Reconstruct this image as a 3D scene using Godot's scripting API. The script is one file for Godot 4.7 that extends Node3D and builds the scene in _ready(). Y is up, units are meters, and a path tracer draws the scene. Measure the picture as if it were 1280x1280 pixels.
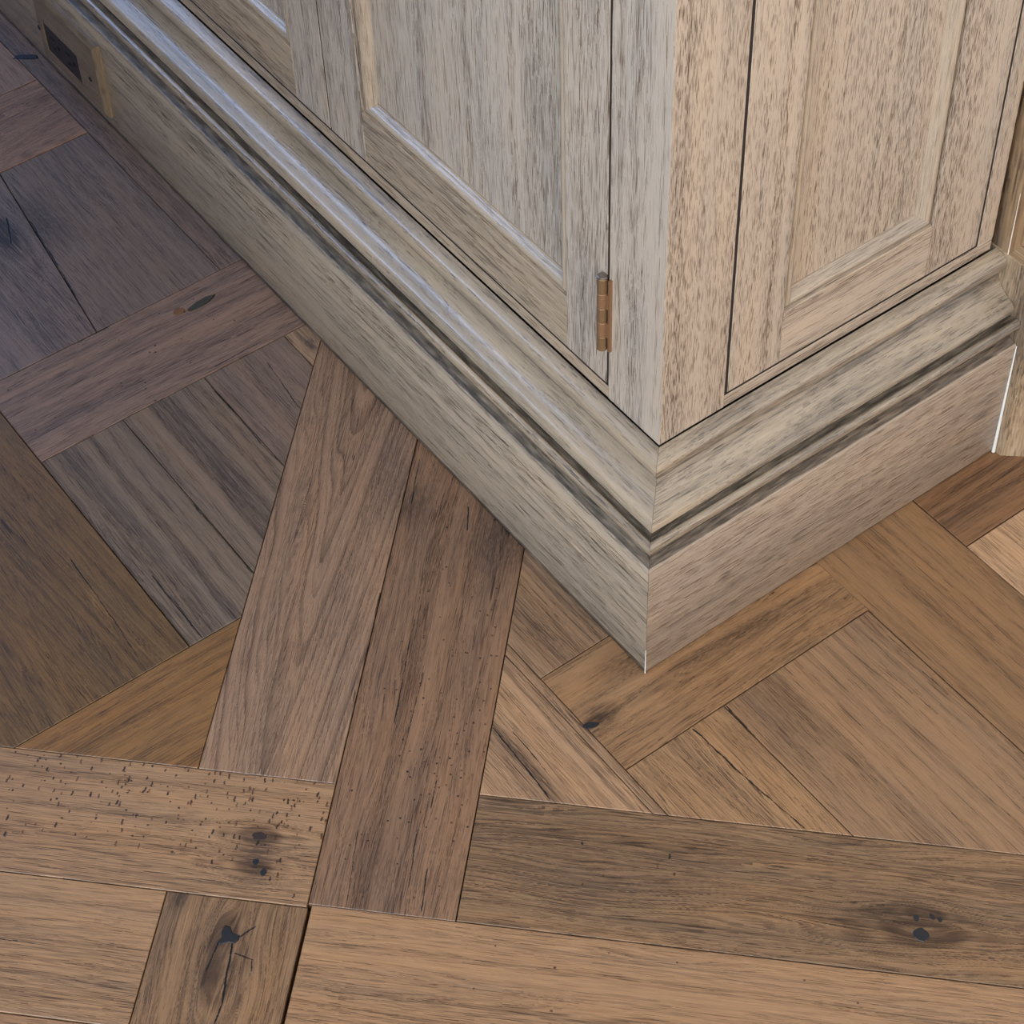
extends Node3D

# ---------------------------------------------------------------- shared state
const PI4 := PI / 4.0
var fibre: PackedByteArray
var pores: PackedByteArray
var blot: PackedByteArray
var streak: PackedByteArray
var jobs: Array = []          # texture jobs, computed side by side
var rng := RandomNumberGenerator.new()

# ---------------------------------------------------------------- node helpers
func tag(o: Node, label := "", category := "", group := "", kind := "") -> Node:
	if label != "": o.set_meta("label", label)
	if category != "": o.set_meta("category", category)
	if group != "": o.set_meta("group", group)
	if kind != "": o.set_meta("kind", kind)
	return o

func numbered(parent: Node, called: String) -> String:
	if not parent.has_node(called): return called
	var k := 1
	while parent.has_node("%s_%03d" % [called, k]): k += 1
	return "%s_%03d" % [called, k]

func holder(called: String, parent: Node) -> Node3D:
	var n := Node3D.new()
	n.name = numbered(parent, called)
	parent.add_child(n, true)
	return n

func put(called: String, mesh: Mesh, mat: Material, parent: Node) -> MeshInstance3D:
	var m := MeshInstance3D.new()
	m.name = numbered(parent, called)
	m.mesh = mesh
	m.material_override = mat
	m.cast_shadow = GeometryInstance3D.SHADOW_CASTING_SETTING_ON
	parent.add_child(m, true)
	return m

func plain(c: Color, rough := 0.7, metal := 0.0) -> StandardMaterial3D:
	var m := StandardMaterial3D.new()
	m.albedo_color = c
	m.roughness = rough
	m.metallic = metal
	return m

# ---------------------------------------------------------------- mesh helpers
class MB:
	var v := PackedVector3Array()
	var n := PackedVector3Array()
	var t := PackedVector2Array()
	func tri(a: Vector3, b: Vector3, c: Vector3, ua: Vector2, ub: Vector2, uc: Vector2, na: Vector3, nb: Vector3, nc: Vector3) -> void:
		# front faces run clockwise: order the corners so that the face looks along the given normals
		var g := (b - a).cross(c - a)
		if g.dot(na + nb + nc) > 0.0:
			v.append(a); v.append(c); v.append(b)
			t.append(ua); t.append(uc); t.append(ub)
			n.append(na); n.append(nc); n.append(nb)
		else:
			v.append(a); v.append(b); v.append(c)
			t.append(ua); t.append(ub); t.append(uc)
			n.append(na); n.append(nb); n.append(nc)
	func quad(a: Vector3, b: Vector3, c: Vector3, d: Vector3, ua: Vector2, ub: Vector2, uc: Vector2, ud: Vector2, nn: Vector3) -> void:
		tri(a, b, c, ua, ub, uc, nn, nn, nn)
		tri(a, c, d, ua, uc, ud, nn, nn, nn)
	func mesh() -> ArrayMesh:
		var arr := []
		arr.resize(Mesh.ARRAY_MAX)
		arr[Mesh.ARRAY_VERTEX] = v
		arr[Mesh.ARRAY_NORMAL] = n
		arr[Mesh.ARRAY_TEX_UV] = t
		var st := SurfaceTool.new()
		st.create_from_arrays(arr)
		st.generate_tangents()
		return st.commit()

# A board lying in a face: right/up/out axes; chamfered front edges. uv runs along the grain (U) and across it (V).
func board(right: Vector3, up: Vector3, out: Vector3, at: Vector3, w: float, h: float, d: float, ch: float, upright: bool, tl: float, tw: float, off := Vector2.ZERO) -> ArrayMesh:
	var m := MB.new()
	var uv := func(x: float, y: float, z: float) -> Vector2:
		if upright: return Vector2((y + z) / tl, (x + z) / tw) + off
		return Vector2((x + z) / tl, (h - y + z) / tw) + off
	var p := func(x: float, y: float, z: float) -> Vector3: return at + right * x + up * y + out * z
	var q := func(a: Vector3, b: Vector3, c: Vector3, e: Vector3, nn: Vector3) -> void:
		m.quad(p.call(a.x, a.y, a.z), p.call(b.x, b.y, b.z), p.call(c.x, c.y, c.z), p.call(e.x, e.y, e.z), uv.call(a.x, a.y, a.z), uv.call(b.x, b.y, b.z), uv.call(c.x, c.y, c.z), uv.call(e.x, e.y, e.z), nn)
	q.call(Vector3(ch, ch, 0), Vector3(w - ch, ch, 0), Vector3(w - ch, h - ch, 0), Vector3(ch, h - ch, 0), out)
	q.call(Vector3(0, 0, -ch), Vector3(w, 0, -ch), Vector3(w - ch, ch, 0), Vector3(ch, ch, 0), (out - up).normalized())
	q.call(Vector3(0, h, -ch), Vector3(w, h, -ch), Vector3(w - ch, h - ch, 0), Vector3(ch, h - ch, 0), (out + up).normalized())
	q.call(Vector3(0, 0, -ch), Vector3(0, h, -ch), Vector3(ch, h - ch, 0), Vector3(ch, ch, 0), (out - right).normalized())
	q.call(Vector3(w, 0, -ch), Vector3(w, h, -ch), Vector3(w - ch, h - ch, 0), Vector3(w - ch, ch, 0), (out + right).normalized())
	q.call(Vector3(0, 0, -ch), Vector3(w, 0, -ch), Vector3(w, 0, -d), Vector3(0, 0, -d), -up)
	q.call(Vector3(0, h, -ch), Vector3(w, h, -ch), Vector3(w, h, -d), Vector3(0, h, -d), up)
	q.call(Vector3(0, 0, -ch), Vector3(0, h, -ch), Vector3(0, h, -d), Vector3(0, 0, -d), -right)
	q.call(Vector3(w, 0, -ch), Vector3(w, h, -ch), Vector3(w, h, -d), Vector3(w, 0, -d), right)
	q.call(Vector3(0, 0, -d), Vector3(w, 0, -d), Vector3(w, h, -d), Vector3(0, h, -d), -out)
	return m.mesh()

# A profile swept between two ends; ends(k, point) gives the 3D place of a profile point at end k. nrm2 turns a profile normal into 3D.
func sweep(prof: PackedVector2Array, place: Callable, turn: Callable, length: float, tl: float, tw: float, v0: float, cap := true) -> ArrayMesh:
	var m := MB.new()
	var cnt := prof.size()
	var ns: Array[Vector2] = []
	var arc := PackedFloat32Array([0.0])
	for i in cnt - 1:
		var e := prof[i + 1] - prof[i]
		ns.append(Vector2(-e.y, e.x).normalized())
		arc.append(arc[i] + e.length())
	for i in cnt - 1:
		var na := ns[i]
		var nb := ns[i]
		if i > 0 and ns[i - 1].dot(ns[i]) > 0.72: na = (ns[i - 1] + ns[i]).normalized()
		if i < cnt - 2 and ns[i + 1].dot(ns[i]) > 0.72: nb = (ns[i + 1] + ns[i]).normalized()
		var a: Vector3 = place.call(0, prof[i])
		var b: Vector3 = place.call(1, prof[i])
		var c: Vector3 = place.call(1, prof[i + 1])
		var d: Vector3 = place.call(0, prof[i + 1])
		var fa: Vector3 = turn.call(na)
		var fb: Vector3 = turn.call(nb)
		var va := v0 + arc[i] / tw
		var vb := v0 + arc[i + 1] / tw
		var ul := length / tl
		m.tri(a, b, c, Vector2(0, va), Vector2(ul, va), Vector2(ul, vb), fa, fa, fb)
		m.tri(a, c, d, Vector2(0, va), Vector2(ul, vb), Vector2(0, vb), fa, fb, fb)
	if cap:
		var tris := Geometry2D.triangulate_polygon(prof)
		for k in 2:
			var along: Vector3 = (place.call(1, prof[0]) - place.call(0, prof[0])).normalized() * (1.0 if k == 1 else -1.0)
			for j in range(0, tris.size(), 3):
				m.tri(place.call(k, prof[tris[j]]), place.call(k, prof[tris[j + 1]]), place.call(k, prof[tris[j + 2]]), prof[tris[j]], prof[tris[j + 1]], prof[tris[j + 2]], along, along, along)
	return m.mesh()

# ---------------------------------------------------------------- wood
func make_noise() -> void:
	var f := FastNoiseLite.new()
	f.noise_type = FastNoiseLite.TYPE_SIMPLEX_SMOOTH
	f.fractal_octaves = 3
	f.seed = 11
	f.frequency = 0.21
	var im := f.get_seamless_image(256, 1024)
	im.resize(1024, 1024, Image.INTERPOLATE_CUBIC)
	im.convert(Image.FORMAT_L8)
	fibre = im.get_data()
	f.seed = 5
	f.fractal_type = FastNoiseLite.FRACTAL_NONE
	f.frequency = 0.3
	im = f.get_seamless_image(128, 1024)
	im.resize(1024, 1024, Image.INTERPOLATE_CUBIC)
	im.convert(Image.FORMAT_L8)
	pores = im.get_data()
	f.seed = 23
	f.fractal_type = FastNoiseLite.FRACTAL_FBM
	f.fractal_octaves = 2
	f.frequency = 0.02
	im = f.get_seamless_image(512, 1024)
	im.resize(1024, 1024, Image.INTERPOLATE_CUBIC)
	im.convert(Image.FORMAT_L8)
	blot = im.get_data()
	f.seed = 31
	f.fractal_octaves = 4
	f.frequency = 0.035
	streak.resize(8192)
	for i in 8192:
		var s := f.get_noise_1d(i) * 0.75 + f.get_noise_1d(i * 0.23 + 5000.0) * 0.6
		streak[i] = clampi(int(128.0 + s * 150.0), 0, 255)

# Style keys: base, dark, light (colours); cs streaks, cf fibre, cb blotches, cp pores, pt pore threshold, warp (m), flame [u, v, slope], knots [[u, v, r]], cracks [[u0, v0, u1, v1, width]], worms [[count, u0, u1, v0, v1, across?]], stains [[u, v, ru, rv, strength]]
func wood_job(length: float, width: float, pitch: float, st: Dictionary, sd: int) -> StandardMaterial3D:
	var m := StandardMaterial3D.new()
	m.roughness = st.get("rough", 0.46)
	m.metallic_specular = st.get("spec", 0.5)
	if st.get("coat", 0.0) > 0.0:
		m.clearcoat_enabled = true
		m.clearcoat = st.coat
		m.clearcoat_roughness = st.get("coat_rough", 0.3)
	m.normal_enabled = true
	m.normal_scale = st.get("bump", 0.6)
	var p := maxf(pitch, maxf(length, width) / 2040.0)
	jobs.append({"mat": m, "w": maxi(8, int(ceil(length / p))), "h": maxi(8, int(ceil(width / p))), "l": length, "wd": width, "st": st, "seed": sd})
	return m

func run_job(ji: int) -> void:
	var jb: Dictionary = jobs[ji]
	var st: Dictionary = jb.st
	var w: int = jb.w
	var h: int = jb.h
	var r := RandomNumberGenerator.new()
	r.seed = jb.seed * 7919 + 13
	var ou := r.randi() & 1023
	var ov := r.randi() & 1023
	var ot := r.randi() & 8191
	var base: Color = st.base
	var dark: Color = st.get("dark", Color(base.r * 0.5, base.g * 0.46, base.b * 0.44))
	var light: Color = st.get("light", Color(minf(1, base.r * 1.22), minf(1, base.g * 1.23), minf(1, base.b * 1.24)))
	var lr := PackedByteArray(); var lg := PackedByteArray(); var lb := PackedByteArray()
	for i in 256:
		var c: Color
		if i < 128: c = dark.lerp(base, i / 128.0)
		else: c = base.lerp(light, (i - 128) / 127.0)
		lr.append(clampi(int(c.r * 255.0), 0, 255)); lg.append(clampi(int(c.g * 255.0), 0, 255)); lb.append(clampi(int(c.b * 255.0), 0, 255))
	var cs: float = st.get("cs", 0.45)
	var cf: float = st.get("cf", 0.5)
	var cb: float = st.get("cb", 0.35)
	var cp: float = st.get("cp", 1.0)
	var pt: int = st.get("pt", 165)
	var warp: float = st.get("warp", 0.01) / 255.0
	var sf: float = st.get("ring", 2600.0)
	var pl: float = st.get("pore_len", 800.0)
	var pw: float = st.get("pore_wid", 1900.0)
	var hue: float = st.get("hue", 0.03)
	var cl: float = st.get("cl", 0.18)
	var flen: float = st.get("fibre_len", 420.0)
	var rp: float = st.get("ring_gap", 0.006)
	var rs: float = st.get("ring_dark", 0.0)
	var flame: Array = st.get("flame", [])
	var knots: Array = st.get("knots", [])
	var fl := flame.size() > 0
	var fu := 0.0; var fv := 0.0; var fs := 0.0
	if fl: fu = flame[0]; fv = flame[1]; fs = flame[2]
	var has_k := knots.size() > 0
	var su: float = jb.l / w
	var sv: float = jb.wd / h
	var data := PackedByteArray()
	data.resize(w * h * 3)
	var o := 0
	for j in h:
		var v := (j + 0.5) * sv
		var bj := (((int(v * 1400.0) + ov) & 1023) << 10)
		for i in w:
			var u := (i + 0.5) * su
			var b := blot[((int(u * 320.0) + ou) & 1023) | bj]
			var g := v + (b - 128) * warp
			var val := 128.0 + (b - 128) * cb
			if has_k:
				for k in knots:
					var du: float = (u - k[0]) * 0.42
					var dv: float = g - k[1]
					var rr: float = k[2] * k[2]
					var q := (du * du + dv * dv) / rr
					if q < 40.0:
						var ww: float = rr * 3.2 * exp(-du * du / rr * 0.22) + 1e-9
						g = k[1] + dv * (1.0 - 0.8 * exp(-dv * dv / ww))
						val += 20.0 * sin(sqrt(q) * 5.5) * exp(-q * 0.12) - k[3] * exp(-q * 0.55)
			var rho := g
			if fl: rho = sqrt((g - fv) * (g - fv) + 0.00006) * 0.85 + (u - fu) * fs + (b - 128) * 0.00003
			var sk := streak[(int(rho * sf) + ot) & 8191] - 128
			val += sk * cs
			var gi := int(g * 4300.0)
			var fb := fibre[((int(u * flen) + ou) & 1023) | (((gi + ov) & 1023) << 10)] - 128
			val += fb * cf + (streak[(int(rho * 21000.0) + ou) & 8191] - 128) * (cl + fb * 0.002)
			if rs > 0.0:
				var ph := rho / rp + sk * 0.004
				ph -= floor(ph)
				val -= ph * ph * ph * ph * rs * (1.0 + fb * 0.012)
			var po := pores[((int(u * pl) + ov) & 1023) | (((int(g * pw) + ou) & 1023) << 10)]
			if po > pt: val -= (po - pt) * cp * (1.0 - sk * 0.008)
			var x := clampi(int(val), 0, 255)
			var hx := int((b - 128) * hue)
			data[o] = clampi(lr[x] + hx, 0, 255); data[o + 1] = lg[x]; data[o + 2] = clampi(lb[x] - hx, 0, 255)
			o += 3
	var img := Image.create_from_data(w, h, false, Image.FORMAT_RGB8, data)
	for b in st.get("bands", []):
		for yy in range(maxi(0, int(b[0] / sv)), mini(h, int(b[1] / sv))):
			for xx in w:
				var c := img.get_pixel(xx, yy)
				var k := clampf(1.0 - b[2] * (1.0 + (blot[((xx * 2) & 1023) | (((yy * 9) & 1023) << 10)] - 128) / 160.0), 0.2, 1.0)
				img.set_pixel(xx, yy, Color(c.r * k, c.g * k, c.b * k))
	for s in st.get("stains", []): stain(img, s[0] / su, s[1] / sv, s[2] / su, s[3] / sv, s[4])
	for c in st.get("cracks", []): crack(img, Vector2(c[0] / su, c[1] / sv), Vector2(c[2] / su, c[3] / sv), c[4] / sv, r)
	for wm in st.get("worms", []):
		for k in int(wm[0]):
			var x := r.randf_range(wm[1], wm[2]) / su
			var y := r.randf_range(wm[3], wm[4]) / sv
			var hh := r.randf_range(0.6, 1.25) * 0.00115 / sv
			var a := r.randf_range(0.45, 0.82)
			if wm[5] > 0.5:
				var n := int(r.randf_range(1.0, 6.0) * 0.0009 / sv)
				for q in n: blob(img, x + q * r.randf_range(-0.25, 0.25), y + q, maxf(0.45, hh * 0.42), a)
			else:
				blob(img, x, y, hh * 0.6, a - 0.15)
	jb["img"] = img
	var gray: Image = img.duplicate()
	gray.convert(Image.FORMAT_L8)
	gray.bump_map_to_normal_map(3.0)
	gray.convert(Image.FORMAT_RGB8)
	jb["nrm"] = gray

func blob(img: Image, x: float, y: float, rad: float, keep: float) -> void:
	var w := img.get_width()
	var h := img.get_height()
	for yy in range(maxi(0, int(y - rad)), mini(h - 1, int(y + rad)) + 1):
		for xx in range(maxi(0, int(x - rad)), mini(w - 1, int(x + rad)) + 1):
			if Vector2(xx + 0.5 - x, yy + 0.5 - y).length() <= rad + 0.4:
				var c := img.get_pixel(xx, yy)
				img.set_pixel(xx, yy, Color(c.r * minf(1.0, keep * 1.08), c.g * keep * 0.98, c.b * keep * 0.88))

func stain(img: Image, x: float, y: float, rx: float, ry: float, k: float) -> void:
	var w := img.get_width()
	var h := img.get_height()
	for yy in range(maxi(0, int(y - ry * 2.0)), mini(h - 1, int(y + ry * 2.0)) + 1):
		for xx in range(maxi(0, int(x - rx * 2.0)), mini(w - 1, int(x + rx * 2.0)) + 1):
			var q := pow((xx - x) / rx, 2.0) + pow((yy - y) / ry, 2.0)
			var n := (fibre[(xx & 1023) | ((yy & 1023) << 10)] - 128) / 255.0
			var a := clampf(k * 0.75 * exp(-q * 1.2) * (1.0 + n * 1.6), -0.6, 0.9)
			if absf(a) > 0.01:
				var c := img.get_pixel(xx, yy)
				img.set_pixel(xx, yy, Color(minf(1, c.r * (1.0 - a)), minf(1, c.g * (1.0 - a)), minf(1, c.b * (1.0 - a * 0.92))))

func crack(img: Image, a: Vector2, b: Vector2, width: float, r: RandomNumberGenerator) -> void:
	var n := int(a.distance_to(b)) + 1
	var wob := 0.0
	var gap := 1.0
	for i in n + 1:
		var t := float(i) / n
		wob = clampf(wob + r.randf_range(-0.25, 0.25), -1.6, 1.6)
		gap = clampf(gap + r.randf_range(-0.12, 0.12), 0.35, 1.0)
		var p := a.lerp(b, t)
		var taper := minf(1.0, minf(t, 1.0 - t) * 8.0 + 0.35)
		blob(img, p.x, p.y + wob, width * 0.3 * taper * gap, 0.36 + (1.0 - gap) * 0.4)

func finish_textures() -> void:
	var task := WorkerThreadPool.add_group_task(run_job, jobs.size(), -1, true)
	WorkerThreadPool.wait_for_group_task_completion(task)
	for jb in jobs:
		var m: StandardMaterial3D = jb.mat
		m.albedo_texture = ImageTexture.create_from_image(jb.img)
		m.normal_texture = ImageTexture.create_from_image(jb.nrm)

# ---------------------------------------------------------------- floor
func clip(poly: PackedVector2Array, nrm: Vector2, c: float) -> PackedVector2Array:
	var out := PackedVector2Array()
	for i in poly.size():
		var a := poly[i]
		var b := poly[(i + 1) % poly.size()]
		var da := nrm.dot(a) - c
		var db := nrm.dot(b) - c
		if da <= 0.0: out.append(a)
		if (da < 0.0 and db > 0.0) or (da > 0.0 and db < 0.0): out.append(a.lerp(b, da / (da - db)))
	return out

var reach := Rect2(-1.45, -0.75, 2.25, 1.6)

func shape(k: Dictionary, inset: float) -> PackedVector2Array:
	var p := PackedVector2Array([reach.position, Vector2(reach.end.x, reach.position.y), reach.end, Vector2(reach.position.x, reach.end.y)])
	for key in k:
		if key == "h":
			for e in k.h: p = clip(p, Vector2(e[0], e[1]).normalized(), e[2] / Vector2(e[0], e[1]).length() - inset)
			continue
		var n := Vector2(1, 0)
		var f := 1.0
		if key == "z": n = Vector2(0, 1)
		elif key == "s": n = Vector2(1, -1).normalized(); f = sqrt(0.5)
		elif key == "t": n = Vector2(1, 1).normalized(); f = sqrt(0.5)
		p = clip(p, n, k[key][1] * f - inset)
		p = clip(p, -n, -k[key][0] * f - inset)
	return p

func axes_of(g: String) -> Array:
	if g == "x": return [Vector2(1, 0), Vector2(0, 1)]
	if g == "z": return [Vector2(0, 1), Vector2(-1, 0)]
	if g == "p": return [Vector2(1, 1).normalized(), Vector2(-1, 1).normalized()]
	return [Vector2(1, -1).normalized(), Vector2(1, 1).normalized()]

# One plank: its outline from limits on x, z, s = x - z and t = x + z; marks are given in floor metres.
func plank(floor_node: Node, grain: String, lim: Dictionary, st: Dictionary, sd: int, like: Material = null) -> MeshInstance3D:
	var rr := RandomNumberGenerator.new()
	rr.seed = sd * 31 + 7
	var lift := rr.randf_range(-0.00025, 0.00025)
	var outer := shape(lim, 0.0002)
	var top := shape(lim, 0.0007)
	var ax: Array = axes_of(grain)
	var e: Vector2 = ax[0]
	var f: Vector2 = ax[1]
	var lo := Vector2(1e9, 1e9)
	var hi := -lo
	for q in outer:
		var c := Vector2(q.dot(e), q.dot(f))
		lo = lo.min(c); hi = hi.max(c)
	var size := hi - lo
	var loc := func(x: float, z: float) -> Vector2: return Vector2(Vector2(x, z).dot(e) - lo.x, Vector2(x, z).dot(f) - lo.y)
	var s2 := st.duplicate()
	for key in ["knots", "stains"]:
		var l := []
		for k in st.get(key, []):
			var c: Vector2 = loc.call(k[0], k[1])
			l.append([c.x, c.y] + k.slice(2))
		s2[key] = l
	var cr := []
	for k in st.get("cracks", []):
		var a: Vector2 = loc.call(k[0], k[1])
		var b: Vector2 = loc.call(k[2], k[3])
		cr.append([a.x, a.y, b.x, b.y, k[4]])
	s2["cracks"] = cr
	var wl := []
	for k in st.get("worms", []):
		var c: Vector2 = loc.call(k[1], k[2])
		wl.append([k[0], c.x - k[3], c.x + k[3], c.y - k[4], c.y + k[4], k[5]])
	s2["worms"] = wl
	if st.has("flame"):
		var c: Vector2 = loc.call(st.flame[0], st.flame[1])
		s2["flame"] = [c.x, c.y, st.flame[2]]
	var mat := like if like != null else wood_job(size.x, size.y, 0.0005, s2, sd)
	var m := MB.new()
	var uv := func(q: Vector2) -> Vector2: return Vector2((q.dot(e) - lo.x) / size.x, (q.dot(f) - lo.y) / size.y)
	var n := mini(top.size(), outer.size())
	for i in range(1, top.size() - 1):
		m.tri(Vector3(top[0].x, lift, top[0].y), Vector3(top[i].x, lift, top[i].y), Vector3(top[i + 1].x, lift, top[i + 1].y), uv.call(top[0]), uv.call(top[i]), uv.call(top[i + 1]), Vector3.UP, Vector3.UP, Vector3.UP)
	for i in n:
		var k := (i + 1) % n
		var d := (outer[k] - outer[i]).normalized()
		var side := Vector3(d.y, 0, -d.x)
		var mid := (outer[0] + outer[int(n / 2.0)]) * 0.5
		if Vector2(side.x, side.z).dot(outer[i] - mid) < 0.0: side = -side
		var ti := Vector3(top[i].x, lift, top[i].y)
		var tk := Vector3(top[k].x, lift, top[k].y)
		var oi := Vector3(outer[i].x, lift - 0.0004, outer[i].y)
		var ok := Vector3(outer[k].x, lift - 0.0004, outer[k].y)
		m.quad(ti, tk, ok, oi, uv.call(top[i]), uv.call(top[k]), uv.call(outer[k]), uv.call(outer[i]), (side + Vector3.UP).normalized())
		m.quad(oi, ok, ok - Vector3(0, 0.0115, 0), oi - Vector3(0, 0.0115, 0), uv.call(outer[i]), uv.call(outer[k]), uv.call(outer[k]), uv.call(outer[i]), side)
	return put("plank", m.mesh(), mat, floor_node)

# A flat lens of dark filler let into a knot: an irregular outline with a low crown.
func filler(parent: Node, called: String, pts: Array, mat: Material) -> void:
	var m := MB.new()
	var c := Vector2.ZERO
	for q in pts: c += Vector2(q[0], q[1])
	c /= pts.size()
	var cc := Vector3(c.x, 0.0009, c.y)
	for i in pts.size():
		var a := Vector2(pts[i][0], pts[i][1])
		var b := Vector2(pts[(i + 1) % pts.size()][0], pts[(i + 1) % pts.size()][1])
		var ai := c.lerp(a, 0.8)
		var bi := c.lerp(b, 0.8)
		var ua := Vector2(0, 0)
		m.tri(cc, Vector3(ai.x, 0.0008, ai.y), Vector3(bi.x, 0.0008, bi.y), ua, ua, ua, Vector3.UP, Vector3.UP, Vector3.UP)
		m.quad(Vector3(ai.x, 0.0008, ai.y), Vector3(bi.x, 0.0008, bi.y), Vector3(b.x, -0.0006, b.y), Vector3(a.x, -0.0006, a.y), ua, ua, ua, ua, Vector3(a.x - c.x, 0.01, a.y - c.y).normalized())
	put(called, m.mesh(), mat, parent)

func oval(x: float, z: float, rx: float, rz: float, ang: float, n := 14, rough := 0.12) -> Array:
	var l := []
	for i in n:
		var a := TAU * i / n
		var k := 1.0 + rng.randf_range(-rough, rough)
		var q := Vector2(cos(a) * rx * k, sin(a) * rz * k).rotated(ang)
		l.append([x + q.x, z + q.y])
	return l

func brown(r: float, g: float, b: float, extra := {}) -> Dictionary:
	var d := {"base": Color8(int(r), int(g), int(b)), "rough": 0.44, "spec": 0.5, "cs": 0.3, "cf": 0.5, "cb": 0.16, "cp": 1.1, "pt": 158, "warp": 0.006, "pore_len": 560.0, "pore_wid": 4300.0, "bump": 0.4}
	for k in extra: d[k] = extra[k]
	return d

func build_floor() -> void:
	var fl := holder("floor", self)
	tag(fl, "brown oak parquet floor of wide planks laid in framed square panels", "floor", "", "structure")
	var slab := BoxMesh.new()
	slab.size = Vector3(5.9, 0.12, 3.5)
	var sm := plain(Color8(96, 68, 46), 0.7)
	var base := put("subfloor", slab, sm, fl)
	base.position = Vector3(-0.25, -0.0722, 1.0)
	# border planks, at 45 degrees to the cabinet
	plank(fl, "p", {"s": [-0.518, -0.349], "t": [-2, 0.2105], "z": [-0.03, 2]}, brown(144, 115, 92, {"flame": [-0.12, 0.315, 0.075], "ring_gap": 0.0052, "ring_dark": 70.0, "warp": 0.01, "cs": 0.22, "fibre_len": 700.0, "cracks": [[-0.215, 0.135, -0.17, 0.178, 0.0012]], "stains": [[-0.31, 0.05, 0.05, 0.025, 0.16]]}), 1)
	plank(fl, "p", {"s": [-0.348, -0.177], "t": [-2, 0.374], "z": [-0.03, 2]}, brown(133, 102, 78, {"warp": 0.012, "cb": 0.14, "ring_gap": 0.008, "ring_dark": 20.0,
		"cracks": [[-0.325, 0.014, -0.283, 0.052, 0.0014], [-0.249, 0.012, -0.226, 0.03, 0.0014], [-0.17, 0.128, -0.09, 0.205, 0.0016], [-0.118, 0.155, -0.07, 0.205, 0.001], [-0.02, 0.29, 0.03, 0.335, 0.0012], [-0.02, 0.21, 0.0, 0.23, 0.0012], [0.045, 0.265, 0.075, 0.292, 0.0014], [0.01, 0.25, 0.05, 0.288, 0.001]],
		"worms": [[75, -0.1, 0.12, 0.17, 0.05, 0.0], [50, -0.05, 0.2, 0.16, 0.056, 0.0]], "stains": [[-0.195, 0.01, 0.05, 0.045, 0.34], [-0.282, 0.05, 0.03, 0.014, 0.35], [-0.12, 0.17, 0.06, 0.008, 0.2], [0.02, 0.3, 0.05, 0.012, 0.2]]}), 2)
	var worm := plank(fl, "q", {"s": [-2, -0.349], "t": [0.211, 0.378]}, brown(153, 120, 89, {"cs": 0.25, "warp": 0.006, "ring_gap": 0.005, "ring_dark": 22.0, "knots": [[-0.0649, 0.358, 0.007, 90.0], [-0.0427, 0.379, 0.006, 60.0]],
		"worms": [[190, -0.17, 0.42, 0.2, 0.056, 1.0], [110, -0.2, 0.43, 0.22, 0.024, 1.0], [40, -0.05, 0.35, 0.06, 0.05, 1.0], [110, -0.17, 0.42, 0.22, 0.056, 0.0]], "stains": [[-0.05, 0.37, 0.016, 0.024, 0.4]]}), 3)
	var knotty := plank(fl, "q", {"s": [-0.176, 2], "t": [0.204, 0.3735]}, brown(135, 106, 78, {"knots": [[0.3336, -0.0119, 0.012, 70.0], [0.3255, -0.024, 0.006, 40.0]], "warp": 0.014, "cs": 0.3, "ring_gap": 0.0046, "ring_dark": 60.0,
		"worms": [[6, 0.15, 0.13, 0.05, 0.02, 1.0]], "stains": [[0.12, 0.14, 0.12, 0.03, 0.14], [0.3, 0.0, 0.05, 0.02, 0.2]]}), 4)
	plank(fl, "q", {"s": [-0.3435, 2], "t": [0.3742, 0.545]}, brown(152, 118, 87, {"cs": 0.35, "warp": 0.01, "ring_gap": 0.0055, "ring_dark": 36.0, "worms": [[12, 0.25, 0.2, 0.2, 0.05, 0.0]]}), 5)
	var split := plank(fl, "p", {"s": [-0.513, -0.3475], "t": [0.379, 2]}, brown(133, 103, 75, {"warp": 0.014, "cs": 0.35, "ring_gap": 0.006, "ring_dark": 40.0, "knots": [[-0.0026, 0.4313, 0.008, 60.0], [0.03, 0.455, 0.009, 25.0]],
		"cracks": [[0.004, 0.427, 0.046, 0.463, 0.0022], [0.046, 0.463, 0.08, 0.505, 0.0016], [-0.003, 0.435, 0.014, 0.458, 0.0016], [0.004, 0.428, 0.004, 0.406, 0.0018], [0.014, 0.432, 0.028, 0.424, 0.0014], [0.028, 0.424, 0.036, 0.43, 0.001]],
		"stains": [[-0.055, 0.44, 0.012, 0.006, 0.5], [0.01, 0.44, 0.03, 0.02, 0.22]]}), 6)
	plank(fl, "q", {"s": [-2, -0.514], "t": [0.379, 0.551]}, brown(152, 119, 88, {"cs": 0.35, "warp": 0.008, "ring_gap": 0.005, "ring_dark": 36.0, "cracks": [[-0.15, 0.615, -0.09, 0.555, 0.001]]}), 7)
	plank(fl, "q", {"s": [-2, -0.514], "t": [0.552, 0.72]}, brown(143, 110, 82), 8)
	plank(fl, "q", {"s": [-0.3435, 2], "t": [0.546, 0.715]}, brown(143, 110, 82), 9)
	# panel right of the border
	plank(fl, "x", {"s": [-0.1762, 2], "t": [-2, 0.2032], "z": [0.0865, 1]}, brown(160, 126, 95, {"cs": 0.5, "cracks": [[-0.034, 0.141, 0.054, 0.146, 0.0022], [-0.02, 0.13, 0.03, 0.132, 0.001]], "stains": [[0.0, 0.141, 0.05, 0.006, 0.35]]}), 10)
	plank(fl, "x", {"s": [-0.1762, 2], "t": [-2, 0.2032], "z": [0.0777, 0.0861]}, brown(153, 122, 94), 11)
	plank(fl, "x", {"s": [-0.1762, 2], "x": [-1, -0.0501], "z": [-0.03, 0.0771]}, brown(140, 111, 85, {"cs": 0.5}), 12)
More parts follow.
